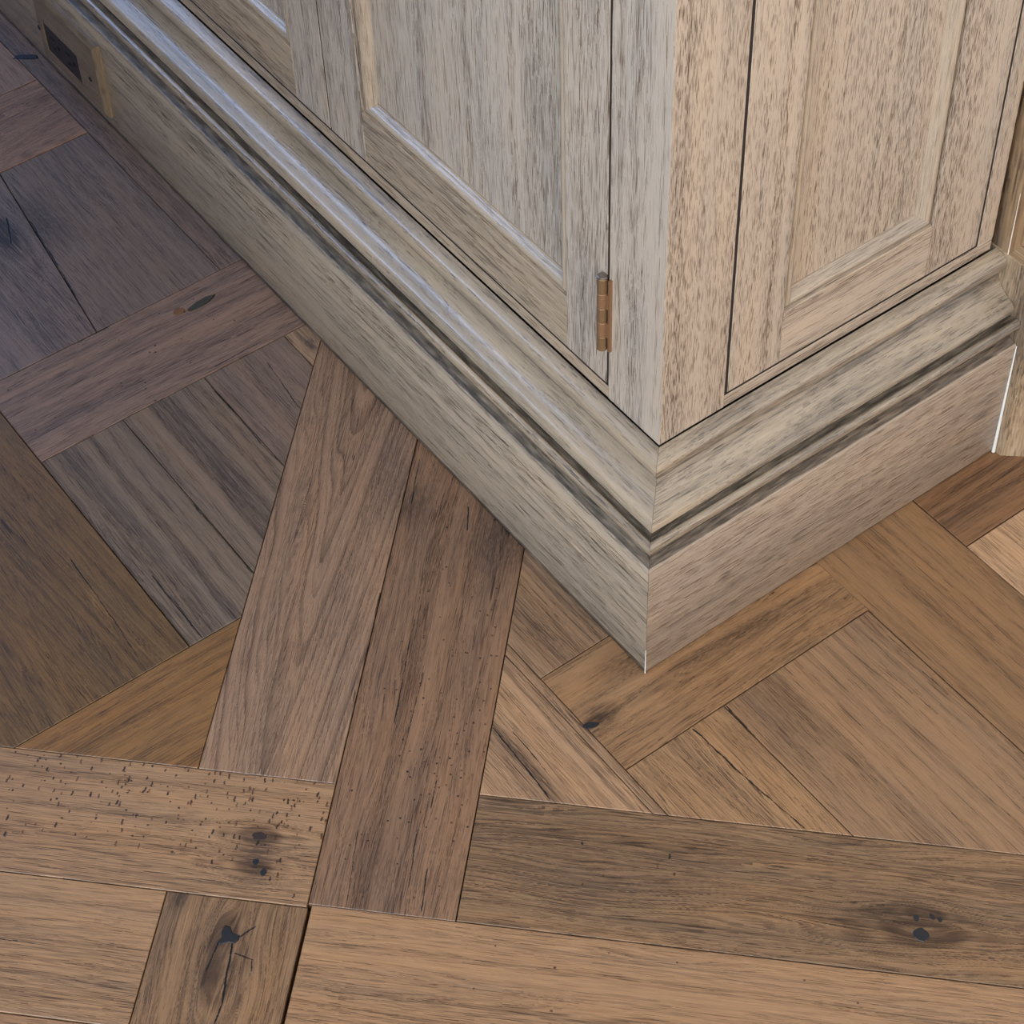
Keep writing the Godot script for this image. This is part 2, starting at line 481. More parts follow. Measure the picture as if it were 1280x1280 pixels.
	var small_knot := plank(fl, "z", {"x": [-0.0494, 0.069], "z": [-0.2002, 0.0771]}, brown(147, 112, 79, {"knots": [[0.0166, 0.0722, 0.006, 70.0]], "warp": 0.02, "stains": [[-0.02, 0.01, 0.03, 0.014, 0.3], [0.02, -0.1, 0.07, 0.012, 0.28], [0.012, 0.06, 0.016, 0.012, 0.35]]}), 13)
	plank(fl, "x", {"x": [0.0697, 1], "z": [-0.0303, 0.0771], "t": [-2, 0.2032]}, brown(153, 119, 86, {"warp": 0.012, "cracks": [[0.072, 0.006, 0.135, 0.003, 0.0028], [0.13, 0.003, 0.204, -0.003, 0.0016]], "stains": [[0.11, -0.018, 0.03, 0.012, 0.16]]}), 14)
	plank(fl, "x", {"x": [0.0697, 1], "z": [-0.199, -0.031], "t": [-2, 0.2032]}, brown(145, 114, 86, {"cs": 0.28, "cf": 0.28, "stains": [[0.1, -0.06, 0.05, 0.03, 0.14]], "cracks": [[0.07, -0.0325, 0.11, -0.032, 0.0016]]}), 15)
	plank(fl, "x", {"x": [-0.05, 1], "z": [-0.3194, -0.1998], "t": [-2, 0.2032]}, brown(139, 106, 75, {"cs": 0.25, "cf": 0.3, "warp": 0.004}), 16)
	plank(fl, "z", {"x": [-0.05, 0.0702], "z": [-1, -0.3203]}, brown(125, 92, 65, {"cs": 0.45, "cb": 0.2}), 17)
	plank(fl, "x", {"x": [0.071, 1], "z": [-0.44, -0.3203]}, brown(182, 147, 114, {"cs": 0.3}), 18)
	plank(fl, "x", {"x": [0.071, 1], "z": [-0.56, -0.4405]}, brown(143, 110, 82), 19)
	# panel left of the border
	plank(fl, "x", {"x": [-2, -0.669], "z": [-0.03, 0.0263]}, brown(121, 103, 93), 20)
	plank(fl, "z", {"x": [-1.068, -0.9505], "z": [0.0268, 0.3032]}, brown(140, 110, 91, {"warp": 0.025, "cs": 0.4}), 21)
	plank(fl, "x", {"x": [-2, -1.0688], "z": [0.0268, 0.15]}, brown(135, 110, 94), 22)
	plank(fl, "x", {"x": [-2, -1.0688], "z": [0.1505, 0.3032]}, brown(135, 110, 94), 23)
	plank(fl, "x", {"x": [-0.9498, -0.669], "z": [0.0268, 1], "h": [[-0.0365, 0.2808, 0.0731]]}, brown(115, 99, 90, {"cs": 0.3, "cracks": [[-0.86, 0.147, -0.72, 0.1655, 0.0022]], "stains": [[-0.85, 0.135, 0.04, 0.02, 0.35]]}), 24)
	plank(fl, "x", {"x": [-0.9498, -0.669], "z": [0, 0.3032], "h": [[0.0365, -0.2808, -0.0733]]}, brown(116, 100, 94, {"cs": 0.3, "knots": [[-0.8615, 0.1778, 0.01, 70.0]], "cracks": [[-0.88, 0.165, -0.84, 0.18, 0.003]], "stains": [[-0.86, 0.18, 0.03, 0.02, 0.4]]}), 25)
	var bar := plank(fl, "z", {"x": [-0.6684, -0.5468], "z": [-0.03, 0.3032]}, brown(131, 107, 93, {"cs": 0.25, "worms": [[26, -0.6, 0.17, 0.12, 0.055, 0.0]], "cracks": [[-0.667, 0.16, -0.667, 0.2, 0.0016], [-0.553, 0.05, -0.552, 0.12, 0.001]]}), 26)
	plank(fl, "x", {"x": [-0.5462, 0], "z": [-0.03, 0.0262], "s": [-2, -0.5185]}, brown(154, 126, 101, {"stains": [[-0.52, 0.012, 0.012, 0.005, 0.5]]}), 27)
	plank(fl, "x", {"x": [-0.5462, -0.2694], "z": [0.0268, 0.1205], "s": [-2, -0.5185]}, brown(120, 100, 87, {"cracks": [[-0.525, 0.06, -0.45, 0.068, 0.0012]]}), 28)
	plank(fl, "x", {"x": [-0.5462, -0.2694], "z": [0.121, 0.2132], "s": [-2, -0.5185]}, brown(114, 97, 83, {"cs": 0.5, "cracks": [[-0.53, 0.1222, -0.4, 0.1225, 0.0016]]}), 29)
	plank(fl, "x", {"x": [-0.5462, -0.2694], "z": [0.2136, 0.3032], "s": [-2, -0.5185]}, brown(115, 98, 83, {"cs": 0.5, "cracks": [[-0.41, 0.2145, -0.306, 0.2145, 0.0018], [-0.359, 0.289, -0.271, 0.289, 0.0018]]}), 30)
	plank(fl, "x", {"x": [-2, -0.2694], "z": [0.3038, 0.62], "t": [-2, 0.2105]}, brown(107, 81, 50, {"flame": [-0.4, 0.402, -0.07], "ring_gap": 0.0075, "ring_dark": 45.0, "warp": 0.014, "cracks": [[-0.423, 0.339, -0.288, 0.345, 0.0013]], "stains": [[-0.36, 0.345, 0.02, 0.004, -0.3]]}), 31)
	plank(fl, "z", {"x": [-0.2688, 1], "s": [-2, -0.5185], "t": [-2, 0.2105]}, brown(130, 94, 55, {"cs": 0.4}), 32)
	# more of the same floor beyond the frame
	var near: Material = fl.get_node("plank_007").material_override
	var near2: Material = fl.get_node("plank_008").material_override
	reach = Rect2(-1.45, -0.55, 2.9, 2.2)
	for k in 4:
		var t0 := 0.7157 + k * 0.1697
		plank(fl, "q", {"s": [-3, -0.514], "t": [t0, t0 + 0.169]}, {}, 60 + k, near if k % 2 == 0 else near2)
		plank(fl, "q", {"s": [-0.3435, 3], "t": [t0, t0 + 0.169]}, {}, 70 + k, near2 if k % 2 == 0 else near)
	plank(fl, "x", {"x": [-3, -0.2694], "z": [0.6205, 0.9], "t": [-3, 0.2105]}, {}, 80, near)
	plank(fl, "q", {"s": [1.0, 3], "t": [0.204, 0.7155], "x": [0.8003, 3]}, {}, 81, near2)
	plank(fl, "p", {"s": [-0.513, -0.3475], "z": [0.8503, 3]}, {}, 82, near)
	# dark filler in the knots and shakes
	var fm := plain(Color8(34, 36, 40), 0.35)
	var gm := plain(Color8(58, 56, 46), 0.4)
	var om := plain(Color8(112, 78, 50), 0.5)
	var ang := PI * 0.5 - 0.1
	filler(bar, "filler", oval(-0.6385, 0.068, 0.0195, 0.0052, ang, 18, 0.06), gm)
	filler(bar, "filler", oval(-0.642, 0.0925, 0.007, 0.0055, ang, 12, 0.12), om)
	filler(knotty, "filler", oval(0.3336, -0.0115, 0.0072, 0.0066, 0.0), fm)
	filler(knotty, "filler", oval(0.3205, -0.0185, 0.0035, 0.0026, 0.5), fm)
	filler(knotty, "filler", oval(0.3275, -0.0295, 0.0035, 0.0022, 0.2), fm)
	filler(knotty, "filler", oval(0.333, -0.0325, 0.0026, 0.0022, 0.2), fm)
	filler(small_knot, "filler", oval(0.0162, 0.0724, 0.0075, 0.0036, PI4 * 2.6), fm)
	filler(worm, "filler", oval(-0.0649, 0.3585, 0.007, 0.0045, -PI4), plain(Color8(52, 40, 38), 0.4))
	filler(worm, "filler", oval(-0.046, 0.374, 0.003, 0.003, -PI4), fm)
	filler(worm, "filler", oval(-0.034, 0.374, 0.003, 0.004, -PI4), fm)
	filler(split, "filler", [[-0.0125, 0.4245], [-0.008, 0.4215], [-0.002, 0.4235], [0.004, 0.4195], [0.0075, 0.4225], [0.008, 0.4275], [0.004, 0.4305], [0.0015, 0.4375], [-0.001, 0.4385], [-0.0045, 0.433], [-0.0095, 0.43]], fm)
	var far := fl.get_node("plank_019")
	filler(far, "filler", oval(-1.112, 0.0165, 0.017, 0.0055, -0.9, 12, 0.25), plain(Color8(28, 34, 48), 0.5))

# ---------------------------------------------------------------- cabinet
const FACE := 0.042            # how far the cabinet faces stand behind the plinth face
const ZEND := -0.4227
var LR := [Vector3(1, 0, 0), Vector3(0, 1, 0), Vector3(0, 0, 1)]
var RR := [Vector3(0, 0, -1), Vector3(0, 1, 0), Vector3(1, 0, 0)]

func oak(extra := {}) -> Dictionary:
	var d := {"base": Color8(186, 173, 159), "dark": Color8(84, 68, 54), "light": Color8(200, 181, 156), "rough": 0.42, "spec": 0.5, "coat": 0.2, "coat_rough": 0.3, "cs": 0.2, "cf": 0.3, "cl": 0.14, "cb": 0.12, "cp": 1.25, "pt": 152, "warp": 0.003, "pore_len": 620.0, "pore_wid": 5200.0, "hue": 0.028, "bump": 0.5}
	for k in extra: d[k] = extra[k]
	return d

# A face is looked at straight on: x runs to the right, y up, both in metres; its own axes place it.
func on_face(ax: Array, x: float, y: float, out: float) -> Vector3:
	if ax[2].z > 0.5: return Vector3(x, y, -FACE + out)
	return Vector3(-FACE + out, y, -x)

# A sheet of veneer-like texture that several boards are cut from, one beside the other.
func sheet(length: float, width: float, st: Dictionary, sd: int, pitch := 0.00045) -> Dictionary:
	return {"mat": wood_job(length, width, pitch, st, sd), "l": length, "w": width, "at": 0.0}

func face_board(called: String, parent: Node, ax: Array, x0: float, x1: float, y0: float, y1: float, depth: float, upright: bool, sh: Dictionary, out := 0.0, ch := 0.0007) -> MeshInstance3D:
	var w := x1 - x0
	var h := y1 - y0
	var off := Vector2((depth + 0.004) / sh.l, (sh.at + depth + 0.002) / sh.w)
	sh.at += (w if upright else h) + depth + 0.012
	return put(called, board(ax[0], ax[1], ax[2], on_face(ax, x0, y0, out), w, h, depth, ch, upright, sh.l, sh.w, off), sh.mat, parent)

# A frame-and-panel door; the opening is edged by a bead mitred at its corners.
func door(parent: Node, ax: Array, x0: float, x1: float, y0: float, y1: float, sl: float, sr: float, rail: float, up: Dictionary, cross: Dictionary, bd: Dictionary) -> Node3D:
	var d := holder("door", parent)
	var dep := 0.022
	face_board("stile", d, ax, x0, x0 + sl - 0.0003, y0, y1, dep, true, up, 0.0, 0.0004)
	face_board("stile", d, ax, x1 - sr + 0.0003, x1, y0, y1, dep, true, up, 0.0, 0.0004)
	face_board("rail", d, ax, x0 + sl, x1 - sr, y0, y0 + rail, dep, false, cross, -0.0001, 0.0004)
	face_board("rail", d, ax, x0 + sl, x1 - sr, y1 - rail, y1, dep, false, cross, -0.0001, 0.0004)
	face_board("panel", d, ax, x0 + sl - 0.004, x1 - sr + 0.004, y0 + rail - 0.004, y1 - rail + 0.004, 0.006, true, up, -0.0105, 0.0001)
	var bead := PackedVector2Array([Vector2(0.0002, -0.012), Vector2(0.0002, -0.0052), Vector2(0.0018, -0.0052), Vector2(0.0024, -0.0032), Vector2(0.0038, -0.0016), Vector2(0.0056, -0.001), Vector2(0.0074, -0.0018), Vector2(0.0094, -0.0036), Vector2(0.0112, -0.0062), Vector2(0.0124, -0.0082), Vector2(0.0138, -0.0092), Vector2(0.0138, -0.012)])
	var ox0 := x0 + sl; var ox1 := x1 - sr; var oy0 := y0 + rail; var oy1 := y1 - rail
	for k in 4:
		var ln := (ox1 - ox0) if k % 2 == 0 else (oy1 - oy0)
		var place := func(e: int, q: Vector2) -> Vector3:
			var a := q.x
			var far := e == 1
			if k == 0: return on_face(ax, ox1 - a if far else ox0 + a, oy0 + a, q.y)
			if k == 1: return on_face(ax, ox1 - a, oy1 - a if far else oy0 + a, q.y)
			if k == 2: return on_face(ax, ox0 + a if far else ox1 - a, oy1 - a, q.y)
			return on_face(ax, ox0 + a, oy0 + a if far else oy1 - a, q.y)
		var inward: Vector3 = [ax[1], -ax[0], -ax[1], ax[0]][k]
		var turn := func(q: Vector2) -> Vector3: return (inward * q.x + ax[2] * q.y).normalized()
		put("bead", sweep(bead, place, turn, ln, bd.l, bd.w, bd.at), bd.mat, d)
		bd.at += 0.27
	return d

func base_sweep(called: String, parent: Node, prof: PackedVector2Array, left: bool, mat: Material, tl: float, tw: float, v0: float) -> MeshInstance3D:
	# profile points are (distance behind the plinth line, height); the two runs meet in a mitre at the corner
	var place := func(e: int, q: Vector2) -> Vector3:
		if left: return Vector3(-1.45, q.y, -q.x) if e == 0 else Vector3(-q.x - 0.0002, q.y, -q.x)
		return Vector3(-q.x, q.y, -q.x - 0.0002) if e == 0 else Vector3(-q.x, q.y, ZEND + 0.0004)
	var turn := func(q: Vector2) -> Vector3:
		# left-hand normals of a profile that climbs from the floor point away from the cabinet
		var o := -q.x
		return Vector3(0, q.y, o) if left else Vector3(o, q.y, 0)
	return put(called, sweep(prof, place, turn, 1.45 if left else 0.4227, tl, tw, v0), mat, parent)

func build_plinth() -> void:
	var p := holder("plinth", self)
	tag(p, "limed oak plinth with stepped moulding wrapped round the cabinet's outer corner", "plinth")
	var face := PackedVector2Array([Vector2(0.02, 0.0014), Vector2(-0.0012, 0.0014), Vector2(-0.002, 0.0026), Vector2(-0.002, 0.1418), Vector2(-0.0014, 0.1432), Vector2(0.0, 0.1438), Vector2(0.005, 0.1446), Vector2(0.0095, 0.1462), Vector2(0.02, 0.1464)])
	var bead := PackedVector2Array([Vector2(0.02, 0.1464), Vector2(0.0095, 0.1464), Vector2(0.0105, 0.150), Vector2(0.0098, 0.1545), Vector2(0.007, 0.158), Vector2(0.003, 0.1602), Vector2(0.0002, 0.1618), Vector2(-0.0012, 0.1636), Vector2(-0.0014, 0.1658), Vector2(-0.0008, 0.1682), Vector2(0.0006, 0.1702), Vector2(0.0026, 0.171), Vector2(0.0042, 0.1709), Vector2(0.0052, 0.1702), Vector2(0.0058, 0.1695), Vector2(0.013, 0.1695), Vector2(0.013, 0.1748), Vector2(0.02, 0.1748)])
	var ogee := PackedVector2Array([Vector2(0.0408, 0.175), Vector2(0.0092, 0.175), Vector2(0.0084, 0.1757), Vector2(0.0087, 0.1785), Vector2(0.0098, 0.1812), Vector2(0.0116, 0.1834), Vector2(0.0142, 0.1852), Vector2(0.0176, 0.1868), Vector2(0.0213, 0.1887), Vector2(0.025, 0.1914), Vector2(0.0283, 0.1949), Vector2(0.0312, 0.199), Vector2(0.0334, 0.2034), Vector2(0.0347, 0.2076), Vector2(0.0352, 0.2108), Vector2(0.0342, 0.213), Vector2(0.0298, 0.2132), Vector2(0.0272, 0.215), Vector2(0.026, 0.2182), Vector2(0.0264, 0.2218), Vector2(0.0284, 0.2252), Vector2(0.0316, 0.2276), Vector2(0.0348, 0.229), Vector2(0.0408, 0.2303)])
	var arc := func(prof: PackedVector2Array, i: int) -> float:
		var l := 0.0
		for k in i: l += prof[k].distance_to(prof[k + 1])
		return l
	# dark wax and shade painted together into the quirks, as metres across the sheets
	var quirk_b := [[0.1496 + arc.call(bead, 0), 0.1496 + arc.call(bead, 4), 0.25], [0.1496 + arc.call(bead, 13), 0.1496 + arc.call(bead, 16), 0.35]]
	quirk_b.append([0.0044 + arc.call(ogee, 12), 0.0044 + arc.call(ogee, 16), 0.28])  # shade under the top roll, painted dark along the neck
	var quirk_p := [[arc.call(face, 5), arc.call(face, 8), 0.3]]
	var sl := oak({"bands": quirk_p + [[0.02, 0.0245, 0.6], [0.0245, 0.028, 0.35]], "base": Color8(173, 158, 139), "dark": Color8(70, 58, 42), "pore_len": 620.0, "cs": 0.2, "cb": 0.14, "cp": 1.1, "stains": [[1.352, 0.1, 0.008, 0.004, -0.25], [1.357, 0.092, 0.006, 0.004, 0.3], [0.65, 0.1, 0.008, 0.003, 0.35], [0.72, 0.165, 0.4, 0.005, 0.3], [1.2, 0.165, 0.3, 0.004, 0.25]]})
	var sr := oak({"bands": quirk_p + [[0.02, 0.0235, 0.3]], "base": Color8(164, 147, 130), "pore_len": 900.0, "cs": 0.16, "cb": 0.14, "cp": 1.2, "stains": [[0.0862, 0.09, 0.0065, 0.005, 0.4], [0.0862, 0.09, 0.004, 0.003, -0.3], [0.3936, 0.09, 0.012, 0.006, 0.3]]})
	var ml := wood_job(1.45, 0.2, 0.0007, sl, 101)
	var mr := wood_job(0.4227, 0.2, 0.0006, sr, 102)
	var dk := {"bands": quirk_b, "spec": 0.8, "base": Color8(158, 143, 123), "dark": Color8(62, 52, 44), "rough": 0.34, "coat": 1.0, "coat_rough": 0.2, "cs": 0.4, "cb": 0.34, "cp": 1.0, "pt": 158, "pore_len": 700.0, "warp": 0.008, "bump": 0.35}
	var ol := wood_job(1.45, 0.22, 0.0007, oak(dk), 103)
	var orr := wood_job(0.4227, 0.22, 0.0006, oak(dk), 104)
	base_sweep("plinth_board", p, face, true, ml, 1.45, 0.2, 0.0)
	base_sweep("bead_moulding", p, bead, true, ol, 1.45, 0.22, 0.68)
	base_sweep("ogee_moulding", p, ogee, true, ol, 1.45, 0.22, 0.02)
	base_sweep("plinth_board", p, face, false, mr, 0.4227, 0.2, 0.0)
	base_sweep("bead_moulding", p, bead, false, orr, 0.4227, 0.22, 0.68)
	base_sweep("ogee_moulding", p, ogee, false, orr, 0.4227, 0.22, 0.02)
	var core := BoxMesh.new()
	core.size = Vector3(1.40, 0.21, 0.34)
	var c := put("plinth_core", core, plain(Color8(60, 46, 34)), p)
	c.position = Vector3(-0.70 - 0.046, 0.1055, -0.17 - 0.046)
	var caulk := plain(Color8(226, 226, 220), 0.6)
	tag(put("pale_line", bar_mesh(Vector3(0.0034, 0.001, ZEND + 0.0016), Vector3(0.0028, 0.142, ZEND + 0.0012), 0.0018, 0.0006), caulk, p), "white caulk line")
	tag(put("pale_line", bar_mesh(Vector3(0.0021, 0.001, 0.0021), Vector3(0.0019, 0.034, 0.0019), 0.0005, 0.0003), caulk, p), "white caulk line")

func bar_mesh(a: Vector3, b: Vector3, r0: float, r1: float) -> ArrayMesh:
	var m := MB.new()
	var d := (b - a).normalized()
	var u := d.cross(Vector3(0.3, 0.5, 0.8)).normalized()
	var w := d.cross(u)
	var n := 8
	for i in n:
		var p := u * cos(TAU * i / n) + w * sin(TAU * i / n)
		var q := u * cos(TAU * (i + 1) / n) + w * sin(TAU * (i + 1) / n)
		var z := Vector2.ZERO
		m.tri(a + p * r0, a + q * r0, b + q * r1, z, z, z, p, q, q)
		m.tri(a + p * r0, b + q * r1, b + p * r1, z, z, z, p, q, p)
		m.tri(b, b + p * r1, b + q * r1, z, z, z, d, d, d)
		m.tri(a, a + p * r0, a + q * r0, z, z, z, -d, -d, -d)
	return m.mesh()

func build_hinge(cab: Node) -> void:
	var h := holder("hinge", cab)
	tag(h, "aged brass butt hinge")
	var brass := plain(Color8(138, 110, 80), 0.42, 0.55)
	var worn := plain(Color8(146, 112, 82), 0.46, 0.5)
	var x := -0.1128
	var z := -FACE + 0.0036
	var y0 := 0.2885
	var step := 0.0158
	for k in 5:
		var a := y0 + k * step
		put("knuckle", lathe([Vector2(0.0001, a + 0.0002), Vector2(0.0040, a + 0.0002), Vector2(0.0044, a + 0.0006), Vector2(0.0044, a + step - 0.0006), Vector2(0.0040, a + step - 0.0002), Vector2(0.0001, a + step - 0.0002)], x, z), brass if k % 2 == 0 else worn, h)
		if k % 2 == 1:
			var tongue := put("tongue", BoxMesh.new(), worn, h)
			tongue.mesh.size = Vector3(0.006, step - 0.0006, 0.0018)
			tongue.position = Vector3(x + 0.004, a + step * 0.5, z - 0.001)
	var top := y0 + 5 * step
	put("pin_cap", lathe([Vector2(0.0001, top), Vector2(0.0043, top), Vector2(0.0043, top + 0.0008), Vector2(0.0034, top + 0.0015), Vector2(0.0001, top + 0.0017)], x, z), plain(Color8(140, 132, 122), 0.3, 0.8), h)
	var leaf := put("leaf", BoxMesh.new(), worn, h)
	leaf.mesh.size = Vector3(0.0022, 5 * step - 0.001, 0.02)
	leaf.position = Vector3(x + 0.0072, y0 + 2.5 * step, -FACE - 0.0072)

func lathe(prof: Array, x: float, z: float) -> ArrayMesh:
	var m := MB.new()
	var n := 24
	for k in prof.size() - 1:
		var p: Vector2 = prof[k]
		var q: Vector2 = prof[k + 1]
		var e := q - p
		var nn := Vector2(e.y, -e.x).normalized()
		for i in n:
			var a := TAU * i / n
			var b := TAU * (i + 1) / n
			var da := Vector3(cos(a), 0, sin(a))
			var db := Vector3(cos(b), 0, sin(b))
			var o := Vector3(x, 0, z)
			var pa := o + da * p.x + Vector3(0, p.y, 0)
			var pb := o + db * p.x + Vector3(0, p.y, 0)
			var qa := o + da * q.x + Vector3(0, q.y, 0)
			var qb := o + db * q.x + Vector3(0, q.y, 0)
			var na := da * nn.x + Vector3(0, nn.y, 0)
			var nb := db * nn.x + Vector3(0, nn.y, 0)
			m.tri(pa, pb, qb, Vector2.ZERO, Vector2.ZERO, Vector2.ZERO, na, nb, nb)
			m.tri(pa, qb, qa, Vector2.ZERO, Vector2.ZERO, Vector2.ZERO, na, nb, na)
	return m.mesh()

func build_cabinet() -> void:
	var cab := holder("cabinet", self)
	tag(cab, "limed oak corner cabinet with framed panel doors standing on the moulded plinth", "cabinet")
	var y0 := 0.2303
	var yd := 0.2468
	var top := 0.86
	var left_style := oak()
	var right_style := oak({"base": Color8(184, 167, 149), "cp": 1.25, "pt": 146, "pore_len": 1500.0, "pore_wid": 6200.0, "warp": 0.0015, "cf": 0.2, "cs": 0.13, "cb": 0.1})
	var bead_style := {"cs": 0.2, "cf": 0.25, "cp": 0.8, "rough": 0.34, "coat": 1.0, "coat_rough": 0.2, "spec": 0.8, "base": Color8(172, 156, 136)}
	var lu := sheet(0.7, 0.62, left_style, 201)
	var lr := sheet(1.5, 0.34, oak({"base": Color8(172, 154, 132), "pore_len": 620.0}), 202)
	var lb := sheet(0.66, 0.12, oak(bead_style), 203)
	var ru := sheet(0.7, 0.55, right_style, 204)
	var rc := sheet(0.36, 0.3, oak({"base": Color8(184, 167, 149), "pore_len": 620.0}), 205)
	var rb := sheet(0.66, 0.12, oak(bead_style), 206)
	# corner post: one board on each face, meeting at the arris
	face_board("corner_post", cab, LR, -0.1087, -FACE - 0.0001, y0 + 0.0005, top + 0.02, 0.02, true, lu, 0.0, 0.0004)
	face_board("corner_post", cab, RR, FACE + 0.0001, 0.1102, y0 + 0.0005, top + 0.02, 0.0198, true, ru, 0.0, 0.0004)
	# doors
	tag(door(cab, LR, -0.5205, -0.1112, yd, top, 0.0575, 0.0532, 0.057, lu, lr, lb), "door hung on the brass hinge beside the corner")
	tag(door(cab, LR, -0.934, -0.5225, yd, top, 0.057, 0.0575, 0.057, lu, lr, lb), "farther door on the left face")
	tag(door(cab, RR, 0.1132, 0.3945, yd, top, 0.056, 0.0605, 0.057, ru, rc, rb), "door on the right face")
	# rails under and over the doors
	face_board("bottom_rail", cab, LR, -1.45, -0.1089, y0 + 0.0005, 0.2443, 0.02, false, lr, -0.0002)
	face_board("bottom_rail", cab, RR, 0.1104, 0.4155, y0 + 0.0005, 0.2443, 0.02, false, rc, -0.0002)
	face_board("end_stile", cab, RR, 0.3968, 0.4158, 0.2449, top + 0.02, 0.02, true, ru)
	face_board("top_rail", cab, LR, -1.45, -0.1089, top + 0.002, top + 0.02, 0.02, false, lr, -0.0002)
	face_board("top_rail", cab, RR, 0.111, 0.3966, top + 0.002, top + 0.02, 0.02, false, rc, -0.0002)
	build_hinge(cab)
	var gap_shade_mat := plain(Color8(34, 26, 20), 0.8)  # near-black strips that paint the shade inside the door gaps
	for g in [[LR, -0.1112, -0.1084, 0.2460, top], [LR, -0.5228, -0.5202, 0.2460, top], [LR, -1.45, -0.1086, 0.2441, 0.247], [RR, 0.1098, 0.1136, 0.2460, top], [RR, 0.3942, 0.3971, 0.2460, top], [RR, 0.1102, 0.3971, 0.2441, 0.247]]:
		put("gap_shade", board(g[0][0], g[0][1], g[0][2], on_face(g[0], g[1], g[3], -0.0004), g[2] - g[1], g[4] - g[3], 0.012, 0.0001, true, 1, 1), gap_shade_mat, cab)
	# dark carcass behind the doors and the top
	var body := BoxMesh.new()
	body.size = Vector3(1.36, 0.66, 0.32)
	var cm := plain(Color8(30, 23, 18))
	var b := put("carcass", body, cm, cab)
	b.position = Vector3(-0.69 - 0.09, 0.555, -0.09 - 0.17)
	put("cabinet_top", board(Vector3(1, 0, 0), Vector3(0, 0, -1), Vector3(0, 1, 0), Vector3(-1.45, 0.9, -0.02), 1.43, 0.395, 0.02, 0.002, false, 1.5, 0.34), lr.mat, cab)

func prism(foot: Array, y0: float, y1: float, tl: float, tw: float) -> ArrayMesh:
	var m := MB.new()
	var run := 0.0
	var c := Vector2.ZERO
	for q in foot: c += q / foot.size()
	var ch := 0.0008
	for i in foot.size():
		var a: Vector2 = foot[i]
		var b: Vector2 = foot[(i + 1) % foot.size()]
		var d := (b - a).normalized()
		var nn := Vector3(d.y, 0, -d.x)
		if Vector2(nn.x, nn.z).dot(a - c) < 0.0: nn = -nn
		var l := a.distance_to(b)
		m.quad(Vector3(a.x, y0, a.y), Vector3(b.x, y0, b.y), Vector3(b.x, y1 - ch, b.y), Vector3(a.x, y1 - ch, a.y), Vector2(y0 / tl, run / tw), Vector2(y0 / tl, (run + l) / tw), Vector2(y1 / tl, (run + l) / tw), Vector2(y1 / tl, run / tw), nn)
		var ai := Vector3(a.x, y1, a.y) - nn * ch
		var bi := Vector3(b.x, y1, b.y) - nn * ch
		m.quad(Vector3(a.x, y1 - ch, a.y), Vector3(b.x, y1 - ch, b.y), bi, ai, Vector2(y1 / tl, run / tw), Vector2(y1 / tl, (run + l) / tw), Vector2(y1 / tl, (run + l) / tw), Vector2(y1 / tl, run / tw), (nn + Vector3.UP).normalized())
		m.tri(Vector3(c.x, y1, c.y), ai, bi, Vector2(0, 0), Vector2(0, 0.1), Vector2(0.1, 0.1), Vector3.UP, Vector3.UP, Vector3.UP)
		m.tri(Vector3(c.x, y0, c.y), Vector3(a.x, y0, a.y), Vector3(b.x, y0, b.y), Vector2(0, 0), Vector2(0, 0.1), Vector2(0.1, 0.1), Vector3.DOWN, Vector3.DOWN, Vector3.DOWN)
		run += l
	return m.mesh()

func build_casing() -> void:
	var c := holder("door_casing", self)
	tag(c, "oak door casing on its plinth block, butted against the cabinet's right end", "door casing")
	var z := ZEND
	var st := oak({"base": Color8(150, 128, 102), "cb": 0.5, "cf": 0.5, "pore_len": 900.0})
	var bm := wood_job(0.25, 0.42, 0.0007, st, 301)
	put("plinth_block", prism([Vector2(-0.20, z), Vector2(0.0105, z), Vector2(0.05, z - 0.045), Vector2(0.05, z - 0.11), Vector2(-0.20, z - 0.11)], 0.0004, 0.2303, 0.25, 0.64), bm, c)
	var cm := wood_job(1.0, 0.5, 0.0012, oak({"base": Color8(142, 116, 88), "cb": 0.5}), 302)
	put("casing", prism([Vector2(-0.20, z - 0.0006), Vector2(-0.0285, z - 0.0006), Vector2(-0.0285, z - 0.05), Vector2(-0.02, z - 0.05), Vector2(-0.02, z - 0.10), Vector2(-0.20, z - 0.10)], 0.2305, 2.05, 2.1, 0.7), cm, c)
	tag(put("pale_line", bar_mesh(Vector3(-0.0284, 0.2307, z - 0.0005), Vector3(-0.0284, 0.30, z - 0.0005), 0.0007, 0.0003), plain(Color8(214, 200, 184), 0.6), c), "pale line down the casing corner")  # thin pale strip down the casing corner

